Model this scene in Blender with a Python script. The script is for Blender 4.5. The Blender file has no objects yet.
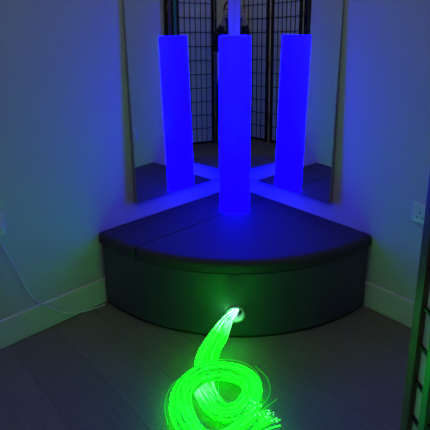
import bpy, bmesh, math, random
from mathutils import Vector, Matrix
random.seed(7)
S = bpy.context.scene
COL = S.collection
R2 = math.sqrt(2)

# ------------------------------------------------------------------ materials
def mat(name, col, rough=.5, metal=0., spec=.5, emit=None, estr=0., coat=0.):
    m = bpy.data.materials.new(name); m.use_nodes = True
    b = m.node_tree.nodes['Principled BSDF']
    b.inputs['Base Color'].default_value = (*col, 1)
    b.inputs['Roughness'].default_value = rough
    b.inputs['Metallic'].default_value = metal
    b.inputs['Specular IOR Level'].default_value = spec
    b.inputs['Coat Weight'].default_value = coat
    if emit:
        b.inputs['Emission Color'].default_value = (*emit, 1)
        b.inputs['Emission Strength'].default_value = estr
    return m

def grain(m, scale=40., amount=.15, bump=.0, stretch=None, detail=4.):
    """procedural variation of colour and surface height"""
    nt = m.node_tree; N = nt.nodes; L = nt.links
    b = N['Principled BSDF']; base = tuple(b.inputs['Base Color'].default_value)
    tc = N.new('ShaderNodeTexCoord'); mp = N.new('ShaderNodeMapping')
    if stretch: mp.inputs['Scale'].default_value = stretch
    nz = N.new('ShaderNodeTexNoise'); nz.inputs['Scale'].default_value = scale; nz.inputs['Detail'].default_value = detail
    L.new(tc.outputs['Object'], mp.inputs['Vector']); L.new(mp.outputs['Vector'], nz.inputs['Vector'])
    mx = N.new('ShaderNodeMix'); mx.data_type = 'RGBA'
    mx.inputs[6].default_value = tuple(c * (1 - amount) for c in base[:3]) + (1,)
    mx.inputs[7].default_value = tuple(min(1, c * (1 + amount)) for c in base[:3]) + (1,)
    L.new(nz.outputs['Fac'], mx.inputs[0]); L.new(mx.outputs[2], b.inputs['Base Color'])
    if bump:
        bp = N.new('ShaderNodeBump'); bp.inputs['Strength'].default_value = bump; bp.inputs['Distance'].default_value = .002
        L.new(nz.outputs['Fac'], bp.inputs['Height']); L.new(bp.outputs['Normal'], b.inputs['Normal'])
    return m

M = {}
M['wall'] = grain(mat('wall_paint', (.60, .61, .60), .62), 90, .02, .08)
M['trim'] = grain(mat('white_gloss_trim', (.70, .70, .69), .3), 60, .02, .03)
M['vinyl'] = grain(mat('charcoal_vinyl', (.058, .058, .084), .55), 260, .10, .18)
M['vinyl_pad'] = grain(mat('charcoal_vinyl_pad', (.034, .032, .042), .65), 260, .10, .18)
M['kick'] = grain(mat('black_plinth_edge', (.012, .012, .014), .5), 80, .1)
M['mirror'] = mat('mirror_silver', (.93, .94, .95), .0, 1.)
M['mirror_edge'] = grain(mat('mirror_board_edge', (.25, .235, .27), .5), 50, .08)
M['lacquer'] = grain(mat('black_lacquered_wood', (.016, .012, .011), .3), 30, .3, .05, (1, 1, .1))
M['lacquer_edge'] = grain(mat('dark_stained_wood', (.10, .075, .055), .35), 30, .3, .05, (1, 1, .1))
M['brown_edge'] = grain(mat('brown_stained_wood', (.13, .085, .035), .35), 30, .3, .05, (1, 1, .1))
M['green_light_edge'] = grain(mat('wood_green_light_painted', (.07, .34, .07), .35), 30, .25, .05, (1, 1, .1))  # green light from the fibres, put into the frame's base colour
M['plastic'] = grain(mat('white_socket_plastic', (.70, .68, .70), .3), 40, .02)
M['hole'] = mat('socket_hole_black', (.004, .004, .004), .6)
M['cable'] = grain(mat('white_cable_sheath', (.74, .74, .76), .4), 70, .03)
M['chrome'] = mat('chrome_ring', (.34, .40, .36), .45, .4)
M['brass'] = mat('aged_brass_hinge', (.45, .33, .14), .35, 1.)
M['skin'] = grain(mat('skin', (.62, .40, .32), .5), 60, .06, .05)
M['top'] = grain(mat('dark_knit_top', (.012, .012, .018), .8), 200, .3, .2)
M['jeans'] = grain(mat('dark_trousers', (.014, .016, .026), .75), 200, .3, .2)
M['hair'] = grain(mat('dark_hair', (.018, .012, .009), .45), 60, .4, .2, (1, 1, .1))
M['shoe'] = grain(mat('black_shoe', (.012, .012, .012), .4), 60, .2)
M['tablet'] = mat('black_tablet_case', (.01, .01, .012), .35)
M['lens'] = mat('lens_glass', (.01, .01, .02), .05)
M['eye'] = mat('eye_white', (.7, .7, .68), .2)
M['lip'] = mat('lip', (.45, .2, .18), .45)

# paper: matt, lets light through
pm = grain(mat('shoji_paper', (.84, .86, .88), .8), 25, .05)
nt = pm.node_tree
tr = nt.nodes.new('ShaderNodeBsdfTranslucent'); tr.inputs['Color'].default_value = (.84, .86, .88, 1)
ms = nt.nodes.new('ShaderNodeMixShader'); ms.inputs[0].default_value = .35
nt.links.new(nt.nodes['Principled BSDF'].outputs[0], ms.inputs[1]); nt.links.new(tr.outputs[0], ms.inputs[2])
nt.links.new(ms.outputs[0], nt.nodes['Material Output'].inputs['Surface'])
M['paper'] = pm

# floor: wood-effect planks laid parallel to the right wall
def floor_material():
    m = mat('grey_wood_planks', (.1, .1, .1), .42)
    nt = m.node_tree; N = nt.nodes; L = nt.links; b = N['Principled BSDF']
    tc = N.new('ShaderNodeTexCoord'); mp = N.new('ShaderNodeMapping')
    mp.inputs['Rotation'].default_value = (0, 0, math.radians(45))
    mp.inputs['Location'].default_value = (-.017, .004, 0)
    L.new(tc.outputs['Object'], mp.inputs['Vector'])
    bk = N.new('ShaderNodeTexBrick')
    bk.offset = .37; bk.inputs['Scale'].default_value = 1.
    bk.inputs['Brick Width'].default_value = 1.25; bk.inputs['Row Height'].default_value = .19
    bk.inputs['Mortar Size'].default_value = .0018; bk.inputs['Mortar Smooth'].default_value = .3
    bk.inputs['Color1'].default_value = (.175, .160, .128, 1); bk.inputs['Color2'].default_value = (.200, .183, .148, 1)
    bk.inputs['Mortar'].default_value = (.125, .114, .094, 1)
    L.new(mp.outputs['Vector'], bk.inputs['Vector'])
    m2 = N.new('ShaderNodeMapping'); m2.inputs['Scale'].default_value = (1.6, 22, 1); L.new(mp.outputs['Vector'], m2.inputs['Vector'])
    nz = N.new('ShaderNodeTexNoise'); nz.inputs['Scale'].default_value = 3.; nz.inputs['Detail'].default_value = 8; nz.inputs['Distortion'].default_value = 1.2
    L.new(m2.outputs['Vector'], nz.inputs['Vector'])
    cr = N.new('ShaderNodeMapRange'); cr.inputs[1].default_value = .3; cr.inputs[2].default_value = .7; cr.inputs[3].default_value = .86; cr.inputs[4].default_value = 1.12
    L.new(nz.outputs['Fac'], cr.inputs[0])
    mx = N.new('ShaderNodeMix'); mx.data_type = 'RGBA'; mx.blend_type = 'MULTIPLY'; mx.inputs[0].default_value = 1
    L.new(bk.outputs['Color'], mx.inputs[6]); L.new(cr.outputs[0], mx.inputs[7]); L.new(mx.outputs[2], b.inputs['Base Color'])
    r2 = N.new('ShaderNodeMapRange'); r2.inputs[3].default_value = .48; r2.inputs[4].default_value = .66; L.new(nz.outputs['Fac'], r2.inputs[0]); L.new(r2.outputs[0], b.inputs['Roughness'])
    bp = N.new('ShaderNodeBump'); bp.inputs['Strength'].default_value = .14; bp.inputs['Distance'].default_value = .0015
    L.new(mx.outputs[2], bp.inputs['Height']); L.new(bp.outputs['Normal'], b.inputs['Normal'])
    return m
M['floor'] = floor_material()

# glowing things
BLUE = 14.5
M['tube'] = mat('blue_lit_column', (.02, .02, .02), .6, emit=(.0085 / BLUE, 0, 1), estr=BLUE)
def fibre_material():
    m = bpy.data.materials.new('green_side_glow_fibre'); m.use_nodes = True
    nt = m.node_tree; N = nt.nodes; L = nt.links; b = N['Principled BSDF']
    b.inputs['Base Color'].default_value = (.10, .14, .10, 1); b.inputs['Roughness'].default_value = .3
    at = N.new('ShaderNodeAttribute'); at.attribute_name = 'glow'       # R: light left in the fibre, G: how close to the lamp
    sp = N.new('ShaderNodeSeparateColor'); L.new(at.outputs['Color'], sp.inputs[0])
    mx = N.new('ShaderNodeMix'); mx.data_type = 'RGBA'
    mx.inputs[6].default_value = (.0016, 1, .0030, 1); mx.inputs[7].default_value = (.26, 1, .52, 1)
    L.new(sp.outputs[1], mx.inputs[0]); L.new(mx.outputs[2], b.inputs['Emission Color'])
    L.new(sp.outputs[0], b.inputs['Emission Strength'])
    return m
M['fibre'] = fibre_material()
M['fibre_tip'] = mat('fibre_tip_glow', (.6, .7, .6), .2, emit=(.35, 1, .6), estr=2.2)
M['source'] = mat('light_source_glow', (.8, .9, .85), .2, emit=(.35, 1, .6), estr=1.6)

# ------------------------------------------------------------------ mesh helpers
def bm_box(bm, c, ax, ay, az, sx, sy, sz):
    ax, ay, az = Vector(ax), Vector(ay), Vector(az); c = Vector(c)
    vs = [bm.verts.new(c + ax * (i * sx / 2) + ay * (j * sy / 2) + az * (k * sz / 2)) for i in (-1, 1) for j in (-1, 1) for k in (-1, 1)]
    F = [(0, 1, 3, 2), (4, 6, 7, 5), (0, 4, 5, 1), (2, 3, 7, 6), (0, 2, 6, 4), (1, 5, 7, 3)]
    for f in F: bm.faces.new([vs[i] for i in f])
def bm_lathe(bm, c, prof, seg=48, axis=(0, 0, 1)):
    q = Vector((0, 0, 1)).rotation_difference(Vector(axis)); c = Vector(c); rings = []
    for r, z in prof:
        if r < 1e-6: rings.append([bm.verts.new(c + q @ Vector((0, 0, z)))])
        else: rings.append([bm.verts.new(c + q @ Vector((r * math.cos(2 * math.pi * k / seg), r * math.sin(2 * math.pi * k / seg), z))) for k in range(seg)])
    for a, b in zip(rings, rings[1:]):
        for k in range(seg):
            k2 = (k + 1) % seg
            if len(a) == 1: bm.faces.new((a[0], b[k2], b[k])) if False else bm.faces.new((a[0], b[k], b[k2]))
            elif len(b) == 1: bm.faces.new((a[k], a[k2], b[0]))
            else: bm.faces.new((a[k], a[k2], b[k2], b[k]))
def bm_tube(bm, pts, r, seg=8, caps=True, layer=None, vals=None):
    pts = [Vector(p) for p in pts]; n = len(pts)
    t0 = (pts[1] - pts[0]).normalized(); u = t0.orthogonal().normalized(); rings = []
    for i in range(n):
        t = (pts[min(i + 1, n - 1)] - pts[max(i - 1, 0)]).normalized()
        u = (u - t * u.dot(t)).normalized(); w = t.cross(u)
        rr = r[i] if isinstance(r, (list, tuple)) else r
        ring = [bm.verts.new(pts[i] + u * (rr * math.cos(2 * math.pi * k / seg)) + w * (rr * math.sin(2 * math.pi * k / seg))) for k in range(seg)]
        if layer is not None:
            for v in ring: v[layer] = vals[i]
        rings.append(ring)
    for a, b in zip(rings, rings[1:]):
        for k in range(seg): bm.faces.new((a[k], a[(k + 1) % seg], b[(k + 1) % seg], b[k]))
    if caps: bm.faces.new(rings[0][::-1]); bm.faces.new(rings[-1])
def bm_prism(bm, poly, z0, z1):
    a = [bm.verts.new((x, y, z0)) for x, y in poly]; b = [bm.verts.new((x, y, z1)) for x, y in poly]; n = len(poly)
    bm.faces.new(a[::-1]); bm.faces.new(b)
    for k in range(n): bm.faces.new((a[k], a[(k + 1) % n], b[(k + 1) % n], b[k]))
def obj(name, bm, m, parent=None, smooth=False, bevel=0, bseg=2, angle=35):
    bmesh.ops.recalc_face_normals(bm, faces=bm.faces[:])
    me = bpy.data.meshes.new(name); bm.to_mesh(me); bm.free()
    o = bpy.data.objects.new(name, me); COL.objects.link(o)
    me.materials.append(M[m] if isinstance(m, str) else m)
    if parent:
        o.parent = parent; o.matrix_parent_inverse = parent.matrix_world.inverted()
    if bevel:
        b = o.modifiers.new('bevel', 'BEVEL'); b.width = bevel; b.segments = bseg; b.limit_method = 'ANGLE'; b.angle_limit = math.radians(angle)
        smooth = True
    if smooth:
        for p in me.polygons: p.use_smooth = True
        if bevel:
            w = o.modifiers.new('wn', 'WEIGHTED_NORMAL'); w.keep_sharp = False
    return o
def thing(name, loc, label, cat, group=None):
    o = bpy.data.objects.new(name, None); COL.objects.link(o); o.location = loc
    o['label'] = label; o['category'] = cat
    o.empty_display_size = .1
    if group: o['group'] = group
    bpy.context.view_layer.update()
    return o
def tag(o, label, cat, group=None):
    o['label'] = label; o['category'] = cat
    if group: o['group'] = group
    return o
def structure(o, label=None):
    o['kind'] = 'structure'; return o
def spline(P, n):
    P = [Vector(p) for p in P]; out = []
    Q = [P[0] * 2 - P[1]] + P + [P[-1] * 2 - P[-2]]
    m = len(P) - 1
    for i in range(n):
        t = i / (n - 1) * m; k = min(int(t), m - 1); u = t - k
        a, b, c, d = Q[k:k + 4]
        out.append(.5 * ((2 * b) + (c - a) * u + (2 * a - 5 * b + 4 * c - d) * u * u + (3 * b - a - 3 * c + d) * u ** 3))
    return out

# wall frame: s metres along the wall from the corner, n metres out from it
def W(side, s, n, z): return Vector((side * (s - n) / R2, -(s + n) / R2, z))
def WD(side): return Vector((side / R2, -1 / R2, 0))
def WN(side): return Vector((-side / R2, -1 / R2, 0))
def wbox(bm, side, s0, s1, n0, n1, z0, z1):
    bm_box(bm, W(side, (s0 + s1) / 2, (n0 + n1) / 2, (z0 + z1) / 2), WD(side), WN(side), (0, 0, 1), abs(s1 - s0), abs(n1 - n0), abs(z1 - z0))

# ------------------------------------------------------------------ the room
ROOM = 4.2; H = 2.5; T = .1
for nm, sd in (('left', -1), ('right', 1)):
    bm = bmesh.new(); wbox(bm, sd, -T, ROOM + T, -T, 0, 0, H); structure(obj('wall_' + nm, bm, 'wall'))
    bm = bmesh.new(); wbox(bm, sd, .9 if False else 0.0, ROOM, 0, .014, 0, .127)
    for s_ in (0,):
        pass
    bb = obj('baseboard_' + nm, bm, 'trim', bevel=.005); structure(bb)
# far walls of the room, behind the camera
bm = bmesh.new(); bm_box(bm, W(-1, ROOM + T / 2, ROOM / 2, H / 2), WD(-1), WN(-1), (0, 0, 1), T, ROOM + T * 2, H); structure(obj('wall_back_left', bm, 'wall'))
bm = bmesh.new(); bm_box(bm, W(1, ROOM + T / 2, ROOM / 2, H / 2), WD(1), WN(1), (0, 0, 1), T, ROOM + T * 2, H); structure(obj('wall_back_right', bm, 'wall'))
bm = bmesh.new(); bm_box(bm, (0, -ROOM / R2, -.05), (1 / R2, 1 / R2, 0), (-1 / R2, 1 / R2, 0), (0, 0, 1), ROOM + 2 * T, ROOM + 2 * T, .1)
structure(obj('floor', bm, 'floor'))

# ------------------------------------------------------------------ corner plinth
HP = .3594; RP = .886; SEAM = .310; TX, TY = 0.0037, -.351
ST = (-TY) / R2 * 1.0          # seam runs through the tube's centre, parallel to the left wall
G = .0155                      # clear of the baseboard
plinth = thing('corner_plinth', (0, -.4, 0), 'dark charcoal padded quarter round plinth filling the corner under the blue column', 'plinth')
def arc(r, a0, a1, n): return [(r * math.sin(a0 + (a1 - a0) * k / n), -r * math.cos(a0 + (a1 - a0) * k / n)) for k in range(n + 1)]
def quarter(r, g, n=48):
    """quarter disc in the corner, g clear of both walls"""
    a = math.radians(45) - math.asin(g / r)
    return arc(r, -a, a, n) + [(0, -g * R2)]
# body with a round socket for the fibre harness: a prism with a hole cut through its face
bm = bmesh.new(); bm_prism(bm, quarter(RP - .005, G, 96), .012, SEAM)
body = obj('base', bm, 'vinyl', plinth, bevel=.008)
PORT = Vector((.0105, -math.sqrt((RP - .005) ** 2 - .0105 ** 2), .119)); PN = Vector((PORT.x, PORT.y, 0)).normalized()
bm = bmesh.new(); bm_lathe(bm, PORT - PN * .06, [(0, 0), (.031, 0), (.031, .1), (0, .1)], 32, PN)
cut = obj('cutter', bm, 'kick')
bo = body.modifiers.new('hole', 'BOOLEAN'); bo.object = cut; bo.operation = 'DIFFERENCE'; bo.solver = 'EXACT'
bpy.context.view_layer.update()
dg = bpy.context.evaluated_depsgraph_get()
me = bpy.data.meshes.new_from_object(body.evaluated_get(dg)); body.modifiers.clear(); body.data = me
body.data.materials.clear(); body.data.materials.append(M['vinyl'])
bpy.data.objects.remove(cut, do_unlink=True)
bm = bmesh.new(); bm_prism(bm, quarter(RP - .012, G, 96), 0, .012); obj('kick_strip', bm, 'kick', plinth)
# padded lids with rounded edges
def pad(name, poly, z0, z1, rad):
    bm = bmesh.new(); bm_prism(bm, poly, z0, z1)
    # bigger radius on the outer top edge, small on the seams
    lo, hi = rad
    bm.edges.ensure_lookup_table(); ly = bm.edges.layers.float.new('bevel_weight_edge')
    def on_arc(v): return (v.co.x ** 2 + v.co.y ** 2) > (RP - .002) ** 2
    for e in bm.edges:
        a, b = e.verts; top = a.co.z > z1 - .001 and b.co.z > z1 - .001; bot = a.co.z < z0 + .001 and b.co.z < z0 + .001
        if top: e[ly] = 1. if on_arc(a) and on_arc(b) else .16
        elif bot: e[ly] = .12
        elif e.calc_face_angle(0) > .4: e[ly] = .5 if on_arc(a) else .16
    o = obj(name, bm, 'vinyl_pad', plinth, smooth=True)
    b = o.modifiers.new('bevel', 'BEVEL'); b.width = hi; b.segments = 6; b.limit_method = 'WEIGHT'
    w = o.modifiers.new('wn', 'WEIGHTED_NORMAL')
    return o
def loc(side_s, n_):                     # s along left wall, n out from the left wall
    v = W(-1, side_s, n_, 0); return (v.x, v.y)
sw = ST                                   # width of the long pad beside the left wall
gap = .0006; GP = .003
# long pad: from the right wall's clearance to the arc
def arc_at_n(r, n_): return math.sqrt(r * r - n_ * n_)
N = 10
outer = [loc(arc_at_n(RP, GP + (sw - gap - GP) * k / N), GP + (sw - gap - GP) * k / N) for k in range(N + 1)]
long_pad = [loc(GP, G)] + outer + [loc(GP, sw - gap)]
pad('cushion', long_pad, SEAM + .002, HP + .006, (.010, .026))
outer = [loc(RP * math.cos(a), RP * math.sin(a)) for a in [math.asin((sw + gap) / RP) + (math.acos(GP / RP) - math.asin((sw + gap) / RP)) * k / 60 for k in range(61)]]
main_pad = [loc(GP, sw + gap)] + outer
pad('cushion', main_pad, SEAM + .002, HP + .006, (.010, .026))
# harness port
bm = bmesh.new(); bm_lathe(bm, PORT, [(.0305, -.03), (.0305, .003), (.033, .0055), (.038, .0050), (.0425, .001), (.0425, -.004)], 40, PN)
pr = obj('port_ring', bm, 'chrome', plinth, smooth=True); pr['label'] = 'metal ring of the fibre port'
bm = bmesh.new(); bm_lathe(bm, PORT, [(0, -.055), (.030, -.055), (.030, -.051), (0, -.051)], 32, PN)
obj('port_socket', bm, 'kick', plinth)

# ------------------------------------------------------------------ light column
ZB = HP + .0065
col = thing('light_column', (TX, TY, ZB), 'tall glowing blue column standing on the corner plinth between two mirrors', 'lamp')
RT = .0765; HT = .868
bm = bmesh.new(); bm_lathe(bm, (TX, TY, ZB), [(0, .012), (RT, .012), (RT, HT - .004), (RT - .004, HT), (0, HT)], 96)
obj('tube', bm, 'tube', col, smooth=False, bevel=0)
for p in col.children[0].data.polygons: p.use_smooth = abs(p.normal.z) < .5
bm = bmesh.new(); bm_lathe(bm, (TX, TY, ZB), [(0, 0), (RT + .003, 0), (RT + .003, .009), (RT + .001, .012), (0, .012)], 64)
obj('base_ring', bm, 'tube', col)

# ------------------------------------------------------------------ mirrors
MB = .457; MT = 1.72; LEAN = .0198         # the boards lean back a little towards the top
def wedge(bm, sd, s0, s1, back, front, z0, z1):
    """solid between two planes; back/front give the distance from the wall at a height"""
    v = [bm.verts.new(W(sd, s_, n_(z_), z_)) for s_ in (s0, s1) for n_ in (back, front) for z_ in (z0, z1)]
    for f_ in [(0, 1, 3, 2), (4, 6, 7, 5), (0, 4, 5, 1), (2, 3, 7, 6), (0, 2, 6, 4), (1, 5, 7, 3)]: bm.faces.new([v[k] for k in f_])
for sd, mo, lab in ((-1, .685, 'tall wall mirror on the left wall of the corner, left of the blue column'), (1, .668, 'tall wall mirror on the right wall of the corner, right of the blue column')):
    t = thing('wall_mirror', W(sd, .38, 0, MB), lab, 'mirror')
    face_n = lambda z: .0295 - (z - MB) * LEAN
    bm = bmesh.new(); wedge(bm, sd, .056, mo, lambda z: .0006, lambda z: face_n(z) - .0012, MB, MT); obj('backing_board', bm, 'mirror_edge', t)
    bm = bmesh.new(); wedge(bm, sd, .0562, mo - .0002, lambda z: face_n(z) - .0011, face_n, MB + .0002, MT - .0002); obj('mirror_face', bm, 'mirror', t)

# ------------------------------------------------------------------ sockets
def rect_on(bm, sd, s, z, w, h, n0, n1): wbox(bm, sd, s - w / 2, s + w / 2, n0, n1, z - h / 2, z + h / 2)
def socket(sd, s, z, lab):
    t = thing('wall_socket', W(sd, s, 0, z), lab, 'socket', 'double wall sockets')
    bm = bmesh.new(); rect_on(bm, sd, s, z, .146, .086, .0005, .010); obj('face_plate', bm, 'plastic', t, bevel=.003)
    for k in (-1, 1):
        bm = bmesh.new(); c = s + k * .038
        rect_on(bm, sd, c, z + .004, .0045, .009, .0095, .0106)
        rect_on(bm, sd, c - .011, z - .018, .008, .0045, .0095, .0106)
        rect_on(bm, sd, c + .011, z - .018, .008, .0045, .0095, .0106)
        obj('pin_holes', bm, 'hole', t)
        bm = bmesh.new(); rect_on(bm, sd, s + k * .012, z + .026, .012, .020, .0095, .0135); obj('rocker_switch', bm, 'plastic', t, bevel=.001)
    return t
socket(1, 1.127, .534, 'white double wall socket with nothing plugged in, on the right wall')
socket(-1, 1.360, .541, 'white double wall socket on the left wall with the white cable plugged in')
# power lead
lead = thing('power_cable', W(-1, 1.33, .03, .525), 'white power cable running from the left socket to the floor beside the plinth', 'cable')
cs = 1.360 - .038
bm = bmesh.new(); rect_on(bm, -1, cs, .53, .046, .046, .0112, .045); obj('plug', bm, 'plastic', lead, bevel=.006)
pts = [W(-1, cs, .040, .508), W(-1, 1.318, .030, .475), W(-1, 1.268, .022, .326), W(-1, 1.227, .022, .192), W(-1, 1.174, .022, .119), W(-1, 1.133, .022, .078), W(-1, 1.099, .022, .048), W(-1, 1.061, .022, .028),
       W(-1, 1.024, .023, .016), W(-1, .985, .025, .0085), W(-1, .938, .029, .0045), W(-1, .897, .034, .0045)]
bm = bmesh.new(); bm_tube(bm, spline(pts, 110), .0040, 10); obj('lead', bm, 'cable', lead, smooth=True)

# ------------------------------------------------------------------ fibre optic bundle
fib = thing('fibre_optic_bundle', PORT + PN * .02, 'glowing green fibre optic bundle coiled on the floor in front of the plinth', 'fibre optic light')
CP = [(.007, -.845, .122), (.001, -.885, .124), (-.026, -.925, .120), (-.057, -.985, .096), (-.090, -1.040, .070), (-.107, -1.087, .045), (-.111, -1.150, .028), (-.096, -1.214, .026), (-.047, -1.287, .026), (.020, -1.281, .027),
      (.067, -1.211, .028), (.050, -1.147, .036), (-.026, -1.128, .052), (-.109, -1.160, .068), (-.167, -1.210, .055), (-.180, -1.261, .034), (-.159, -1.329, .028), (-.104, -1.400, .028), (-.021, -1.401, .028), (.056, -1.346, .036), (.108, -1.286, .032)]
HW = [.012, .015, .024, .036, .041, .042, .041, .039, .038, .036, .034, .040, .044, .043, .040, .039, .039, .039, .039, .041, .050]
HH = [.012, .014, .016, .017] + [.017] * 16 + [.020]
NC = 120
cen = spline(CP, NC)
def interp(A, t):
    x = t * (len(A) - 1); k = min(int(x), len(A) - 2); return A[k] + (A[k + 1] - A[k]) * (x - k)
frames = []
for i in range(NC):
    t = (cen[min(i + 1, NC - 1)] - cen[max(0, i - 1)]).normalized()
    n = t.cross(Vector((0, 0, 1))); n.normalize(); b = n.cross(t); frames.append((cen[i], n, b))
def strand_path(a, ph, rr, tend, wob):
    pts = []; vals = []
    n = max(24, int(NC * tend * .62)); k1, k2, p1, p2 = [random.uniform(.5, 1.4) for _ in range(4)]
    for j in range(n):
        t = tend * j / (n - 1); x = t * (NC - 1); k = min(int(x), NC - 2); u = x - k
        c = frames[k][0].lerp(frames[k + 1][0], u); nn = frames[k][1].lerp(frames[k + 1][1], u); bb = frames[k][2].lerp(frames[k + 1][2], u)
        ang = ph + 1.5 * math.sin(t * 3.1 * k1 + p1 * 6) * min(1, t * 4)
        r_ = rr * (1 + wob * math.sin(t * 17 * k2 + p2 * 9) * min(1, t * 5))
        q = c + nn * (math.cos(ang) * r_ * interp(HW, t)) + bb * (math.sin(ang) * r_ * interp(HH, t))
        if t > .93:                                    # ends fan out
            e = (t - .93) / .07; q += nn * (math.cos(ph * 3 + a) * .03 * e * e) + Vector((0, 0, 1)) * (abs(math.sin(ph * 5 + a)) * .02 * e)
        q.z = max(q.z, .0022)
        pts.append(q); vals.append(t)
    return pts, vals
def glow_vals(vals, gain):
    out = []
    for t in vals:
        near = max(0., 1 - t / .30)
        k = max(0., 1 - t / .14); g = gain + (2.2 - gain) * k
        s = g * (.42 + .45 * near ** 1.2 + .9 * k ** 2)
        w = .95 * max(0., 1 - t / .15) ** 1.2
        if .305 < t < .375:
            b = 1 - abs(t - .34) / .035; w = max(w, .20 * b); s += (1.6 - s) * .7 * b
        out.append((s, min(1, w), 0, 1))
    return out
FR = .0012
bm = bmesh.new(); ly = bm.verts.layers.float_color.new('glow'); tips = []
for i in range(270):
    rr = math.sqrt(random.random()); ph = random.uniform(0, 2 * math.pi)
    tend = random.uniform(.95, 1.0) if random.random() < .93 else random.uniform(.90, .95)
    p, v = strand_path(i, ph, rr, tend, random.uniform(.02, .12))
    bm_tube(bm, p, FR, 5, True, ly, glow_vals(v, random.choice([.5, .75, 1.0, 1.3, 1.7, 2.2, 21., 33., 48.])))
    tips.append((p[-1], (p[-1] - p[-2]).normalized()))
fs = obj('fibre_strands', bm, 'fibre', fib, smooth=True); fs['kind'] = 'stuff'
bm = bmesh.new()
for q, d in tips[::3]:
    bmesh.ops.create_icosphere(bm, subdivisions=1, radius=.0017, matrix=Matrix.Translation(q))
o = obj('strand_tips', bm, 'fibre_tip', fib, smooth=True); o['kind'] = 'stuff'; o['label'] = 'bright whitish fibre ends'
loose = [
    [(-.067, -1.136, .070), (-.054, -1.178, .055), (-.049, -1.242, .050), (-.037, -1.290, .050)],
    [(-.037, -1.290, .050), (.017, -1.271, .050), (.053, -1.217, .050), (.061, -1.169, .050)],
    [(.083, -1.086, .040), (.126, -1.124, .020), (.133, -1.180, .010), (.108, -1.241, .020), (.074, -1.290, .050)],
    [(-.156, -1.165, .075), (-.218, -1.202, .050), (-.238, -1.251, .010), (-.216, -1.333, .010)],
    [(.010, -1.349, .050), (.063, -1.322, .040), (.109, -1.273, .030), (.155, -1.222, .020)],
    [(-.137, -1.140, .080), (-.069, -1.095, .070), (.018, -1.085, .060), (.081, -1.119, .050), (.104, -1.181, .045)]]
for P in loose:
    pp = spline(P, 26); bm = bmesh.new(); ly = bm.verts.layers.float_color.new('glow')
    bm_tube(bm, pp, .0012, 6, True, ly, [(.6, 0, 0, 1)] * 26); obj('loose_strand', bm, 'fibre', fib, smooth=True)
bm = bmesh.new(); bm_lathe(bm, PORT, [(0, -.047), (.0125, -.047), (.0135, -.030), (.0115, -.026), (0, -.025)], 28, PN)
o = obj('harness_end', bm, 'source', fib, smooth=True); o['label'] = 'white glowing end of the fibre harness'

# ------------------------------------------------------------------ folding screens
PH = 1.80
def panel(parent, A, B, face, cell, ncol=6, edge='lacquer', height=PH, sw_=.036):
    """one leaf from A to B (x, y); face = side (+1/-1) that carries the lattice"""
    A = Vector((*A, 0)); B = Vector((*B, 0)); d = (B - A).normalized(); w = (B - A).length; n = Vector((-d.y, d.x, 0)) * face; Z = Vector((0, 0, 1))
    dp = .026
    bm = bmesh.new()
    def bx(u0, u1, z0, z1, n0, n1): bm_box(bm, A + d * ((u0 + u1) / 2) + n * ((n0 + n1) / 2) + Z * ((z0 + z1) / 2), d, n, Z, u1 - u0, n1 - n0, z1 - z0)
    bx(0.001, sw_, 0.001, height, -dp / 2, dp / 2); bx(w - sw_, w - .001, 0.001, height, -dp / 2, dp / 2)
    bx(sw_, w - sw_, .012, .04, -dp / 2, dp / 2); bx(sw_, w - sw_, height - .045, height - .005, -dp / 2, dp / 2)
    f = obj('panel', bm, edge, parent, bevel=.002)
    bm = bmesh.new(); bx(sw_ + .0005, w - sw_ - .0005, .0405, height - .0455, -.0055, -.0040); obj('paper', bm, 'paper', f)
    bm = bmesh.new(); iw = w - 2 * sw_
    for k in range(1, ncol): u = sw_ + iw * k / ncol; bx(u - .003, u + .003, .0405, height - .0455, -.0035, .006)
    z = .04 + cell
    while z < height - .05: bx(sw_ + .0005, w - sw_ - .0005, z - .004, z + .004, -.0034, .0065); z += cell
    obj('lattice', bm, 'lacquer', f)
    return f
def hinge(parent, p, zs=(.35, .95, 1.5)):
    for z in zs:
        bm = bmesh.new(); bm_tube(bm, [(p[0], p[1], z - .03), (p[0], p[1], z + .03)], .005, 10); obj('hinge', bm, 'brass', parent, smooth=True)
GRP = 'black lattice paper screens'
A = (.531, -1.385); B = (.596, -1.795)
s1 = thing('folding_screen', (A[0], A[1], 0), 'dark framed paper screen at the right edge with an olive lit frame', 'screen', GRP)
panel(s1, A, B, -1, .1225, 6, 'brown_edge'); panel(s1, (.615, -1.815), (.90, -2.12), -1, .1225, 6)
hinge(s1, (.612, -1.80))
Cc = (.509, -1.545); Dd = (.566, -1.95)
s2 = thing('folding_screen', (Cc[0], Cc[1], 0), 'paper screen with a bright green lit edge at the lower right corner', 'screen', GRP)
panel(s2, Cc, Dd, -1, .1225, 6, 'green_light_edge', sw_=.028); panel(s2, (.582, -1.97), (.80, -2.33), -1, .1225, 6)
hinge(s2, (.578, -1.955))
s3 = thing('folding_screen', (.3, -3.0, 0), 'black lattice paper screen reflected in the left mirror, left of the blue column', 'screen', GRP)
panel(s3, (.80, -2.44), (.672, -2.81), -1, .160, 6); panel(s3, (.662, -2.835), (.246, -3.035), -1, .160, 6); panel(s3, (.226, -3.05), (.243, -3.45), -1, .160, 6)
hinge(s3, (.668, -2.823)); hinge(s3, (.236, -3.046))
s4 = thing('folding_screen', (-.4, -3.1, 0), 'black lattice paper screen reflected in the right mirror, behind its column reflection', 'screen', GRP)
panel(s4, (-.035, -3.45), (-.402, -3.112), -1, .160, 6); panel(s4, (-.430, -3.092), (-.735, -2.75), -1, .160, 6); panel(s4, (-.760, -2.725), (-.745, -2.29), -1, .160, 6)
hinge(s4, (-.416, -3.108)); hinge(s4, (-.748, -2.737))

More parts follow.
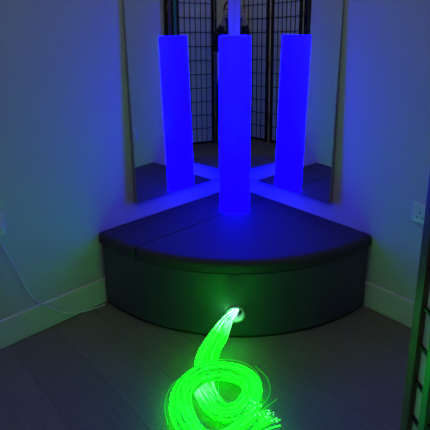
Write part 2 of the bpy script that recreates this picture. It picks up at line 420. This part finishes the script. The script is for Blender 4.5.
# ------------------------------------------------------------------ the person taking the photograph (seen only as slivers in the mirrors)
def skin_mesh(name, chains, sub=2):
    """chains: list of vertex dicts; verts [(co, radius)], edges [(i, j)], root index"""
    verts, edges, root = chains
    me = bpy.data.meshes.new(name + '_cage'); me.from_pydata([v[0] for v in verts], edges, [])
    o = bpy.data.objects.new(name + '_cage', me); COL.objects.link(o)
    sk = o.modifiers.new('skin', 'SKIN'); sk.use_smooth_shade = True; sk.branch_smoothing = .6
    for i, v in enumerate(verts):
        r = v[1] if isinstance(v[1], tuple) else (v[1], v[1])
        me.skin_vertices[0].data[i].radius = r; me.skin_vertices[0].data[i].use_root = (i == root)
    o.modifiers.new('sub', 'SUBSURF').levels = sub; o.modifiers['sub'].render_levels = sub
    bpy.context.view_layer.update()
    dg = bpy.context.evaluated_depsgraph_get()
    m = bpy.data.meshes.new_from_object(o.evaluated_get(dg)); bpy.data.objects.remove(o, do_unlink=True)
    bm = bmesh.new(); bm.from_mesh(m); bpy.data.meshes.remove(m); return bm
PX, PY = .045, -2.86
person = thing('person', (PX, PY, 0), 'person in dark clothes holding up a tablet, mirrored above the column', 'person')
def pv(x, y, z): return (PX + x, PY + y, z)
V = [(pv(0, -.01, .90), (.12, .10)), (pv(0, 0, 1.06), (.105, .085)), (pv(0, -.005, 1.22), (.12, .095)), (pv(0, -.01, 1.345), (.10, .075)), (pv(0, 0, 1.41), .048), (pv(0, .012, 1.455), .047)]
E = [(0, 1), (1, 2), (2, 3), (3, 4), (4, 5)]
wrist = {}
for s in (-1, 1):
    k = len(V)
    V += [(pv(s * .142, -.01, 1.335), .050), (pv(s * .172, .02, 1.20), .042), (pv(s * .176, .06, 1.10), .038), (pv(s * .150 - .02, .15, 1.27), .034), (pv(s * .122 - .033, .222, 1.395), .024), (pv(s * .112 - .033, .245, 1.440), (.020, .030))]
    E += [(3, k), (k, k + 1), (k + 1, k + 2), (k + 2, k + 3), (k + 3, k + 4), (k + 4, k + 5)]
    k = len(V)
    V += [(pv(s * .085, -.01, .84), .085), (pv(s * .095, 0, .66), .072), (pv(s * .10, .005, .48), .054), (pv(s * .105, -.01, .34), .050), (pv(s * .105, -.02, .10), .034), (pv(s * .107, .0, .045), .036), (pv(s * .118, .12, .034), (.032, .026))]
    E += [(0, k)] + [(k + i, k + i + 1) for i in range(6)]
bm = skin_mesh('body', (V, E, 0), 2)
# head: ellipsoid with brow, nose, chin
hd = bmesh.new(); bmesh.ops.create_uvsphere(hd, u_segments=32, v_segments=24, radius=1)
HC = Vector(pv(0, .03, 1.535))
for v in hd.verts:
    x, y, z = v.co
    w = .073 * (1 - .22 * max(0, -z) ** 1.5); dpt = .092
    q = Vector((x * w, y * dpt, z * .112))
    if y > 0:
        q.y += .022 * math.exp(-((x / .16) ** 2) - ((z + .12) / .22) ** 2)          # nose
        q.y -= .008 * (math.exp(-(((x - .42) / .2) ** 2) - ((z - .1) / .16) ** 2) + math.exp(-(((x + .42) / .2) ** 2) - ((z - .1) / .16) ** 2))
        q.y += .008 * math.exp(-((x / .3) ** 2) - ((z + .85) / .2) ** 2)           # chin
    v.co = HC + Matrix.Rotation(math.radians(-12), 3, 'X') @ q
me_ = bpy.data.meshes.new('h'); hd.to_mesh(me_); hd.free(); bm.from_mesh(me_)
for s in (-1, 1):                                                                   # ears
    bmesh.ops.create_icosphere(bm, subdivisions=2, radius=1, matrix=Matrix.Translation(HC + Vector((s * .074, -.005, 0))) @ Matrix.Diagonal((.010, .018, .030, 1)))
    # hand beside the tablet: fingers behind it, thumb on the front
    pw = Vector(pv(s * .112 - .033, .245, 1.440))
    palm = [((pw.x, pw.y, pw.z - .02), (.018, .026)), ((pw.x - s * .002, pw.y + .008, pw.z + .03), (.013, .033)), ((pw.x - s * .003, pw.y + .012, pw.z + .065), (.011, .034))]
    h = skin_mesh('palm', (palm, [(0, 1), (1, 2)], 0), 2); h.to_mesh(me_); h.free(); bm.from_mesh(me_)
    for q, (oz, L) in enumerate(((.022, .062), (.043, .072), (.064, .076), (.082, .066))):
        b0 = Vector((pw.x - s * .002, pw.y + .022, pw.z + oz))
        f = [(b0, .0095), (b0 + Vector((-s * L * .36, .016, .006)), .0090), (b0 + Vector((-s * L * .72, .018, .004)), .0082), (b0 + Vector((-s * L, .014, .001)), .0070)]
        h = skin_mesh('finger', (f, [(0, 1), (1, 2), (2, 3)], 0), 2); h.to_mesh(me_); h.free(); bm.from_mesh(me_)
    b0 = Vector((pw.x, pw.y - .006, pw.z + .012))
    f = [(b0, .013), (b0 + Vector((-s * .018, -.012, .022)), .0115), (b0 + Vector((-s * .040, -.010, .044)), .0095)]
    h = skin_mesh('thumb', (f, [(0, 1), (1, 2)], 0), 2); h.to_mesh(me_); h.free(); bm.from_mesh(me_)
obj('body', bm, 'skin', person, smooth=True)
for s in (-1, 1):
    bm = bmesh.new(); rot = Matrix.Rotation(math.radians(-12), 3, 'X')
    bmesh.ops.create_icosphere(bm, subdivisions=2, radius=.011, matrix=Matrix.Translation(HC + rot @ Vector((s * .030, .077, .011)))); obj('eye', bm, 'eye', person, smooth=True)
bm = bmesh.new(); bmesh.ops.create_icosphere(bm, subdivisions=2, radius=1, matrix=Matrix.Translation(HC + Matrix.Rotation(math.radians(-12), 3, 'X') @ Vector((0, .081, -.055))) @ Matrix.Diagonal((.022, .008, .007, 1)))
obj('mouth', bm, 'lip', person, smooth=True)
bm = bmesh.new(); bmesh.ops.create_uvsphere(bm, u_segments=32, v_segments=20, radius=1)
for v in bm.verts:
    x, y, z = v.co
    q = Vector((x * .088, y * .104 - .014, z * .122 + .014))
    if z < 0: q.z -= .06 * max(0, -y + .15); q.x *= 1 + .12 * -z
    if y > .25 and z < .55: q.y = .03 - .02 * z
    v.co = HC + q
obj('hair', bm, 'hair', person, smooth=True)
def clothes(name, idx, m, grow, extra=None):
    mp = {}; vs = []; es = []
    for i in idx:
        mp[i] = len(vs); c, r = V[i]; r = r if isinstance(r, tuple) else (r, r); vs.append((c, (r[0] + grow, r[1] + grow)))
    for a, b in E:
        if a in mp and b in mp: es.append((mp[a], mp[b]))
    if extra: es.append((mp[0], len(vs))); vs.append(extra)
    return obj(name, skin_mesh(name, (vs, es, 0), 2), m, person, smooth=True)
clothes('jumper', [0, 1, 2, 3, 6, 7, 8, 9, 10, 19, 20, 21, 22, 23], 'top', .016, (pv(0, -.01, .80), (.150, .128)))
clothes('trousers', [0, 12, 13, 14, 15, 16, 25, 26, 27, 28, 29], 'jeans', .013, (pv(0, -.005, 1.0), (.118, .098)))
for s in (-1, 1):
    bm = bmesh.new(); bmesh.ops.create_uvsphere(bm, u_segments=24, v_segments=14, radius=1)
    for v in bm.verts:
        x, y, z = v.co; q = Vector((x * (.046 + .004 * y), y * .128 + .055, z * .05 * (1 - .35 * max(0, y)) + .046)); q.z = max(q.z, .001)
        v.co = Vector(pv(s * .112, 0, 0)) + q
    obj('shoe', bm, 'shoe', person, smooth=True)
# tablet held up just behind the viewpoint
TC = Vector((.0065 + .006, -2.613, 1.428)); tilt = Matrix.Rotation(math.radians(-15), 3, 'X')
tab = thing('tablet', TC, 'black tablet held up in both hands by the person', 'tablet')
ax, ay, az = Vector((1, 0, 0)), tilt @ Vector((0, 1, 0)), tilt @ Vector((0, 0, 1))
bm = bmesh.new(); bm_box(bm, TC, ax, ay, az, .178, .009, .248); obj('case', bm, 'tablet', tab, bevel=.003)
bm = bmesh.new(); bm_box(bm, TC - ay * .0052, ax, ay, az, .158, .001, .222); obj('screen', bm, 'lens', tab)

# ------------------------------------------------------------------ light: dim spill from the rest of the room through the open top
w = bpy.data.worlds.new('dim_room'); S.world = w; w.use_nodes = True
bg = w.node_tree.nodes['Background']; bg.inputs[0].default_value = (.90, .88, 1.0, 1); bg.inputs[1].default_value = .235

# ------------------------------------------------------------------ camera
f, th, roll, yaw, cx, D, hc, cy = 467.9, .2635, -.01, .0449, .0065, 2.5841, 1.3167, 143.81
c_, s_ = math.cos(yaw), math.sin(yaw); right = Vector((c_, s_, 0)); fh = Vector((-s_, c_, 0)); Z = Vector((0, 0, 1))
fwd = fh * math.cos(th) - Z * math.sin(th); up = fh * math.sin(th) + Z * math.cos(th)
cr, sr = math.cos(roll), math.sin(roll)
rx = right * cr + up * sr; uy = -right * sr + up * cr
cam = bpy.data.cameras.new('camera'); co = bpy.data.objects.new('camera', cam); COL.objects.link(co)
co.matrix_world = Matrix(((rx.x, uy.x, -fwd.x, cx), (rx.y, uy.y, -fwd.y, -D), (rx.z, uy.z, -fwd.z, hc), (0, 0, 0, 1)))
cam.sensor_width = 36; cam.lens = f / 430 * 36; cam.shift_y = -(215 - cy) / 430; cam.clip_start = .005
S.camera = co
S.view_settings.view_transform = 'Standard'; S.view_settings.look = 'None'; S.view_settings.gamma = 1; S.view_settings.use_curve_mapping = False
S.view_settings.exposure = 0
S.cycles.use_denoising = True; S.cycles.max_bounces = 10; S.cycles.glossy_bounces = 6; S.cycles.diffuse_bounces = 4
S.cycles.sample_clamp_indirect = 4
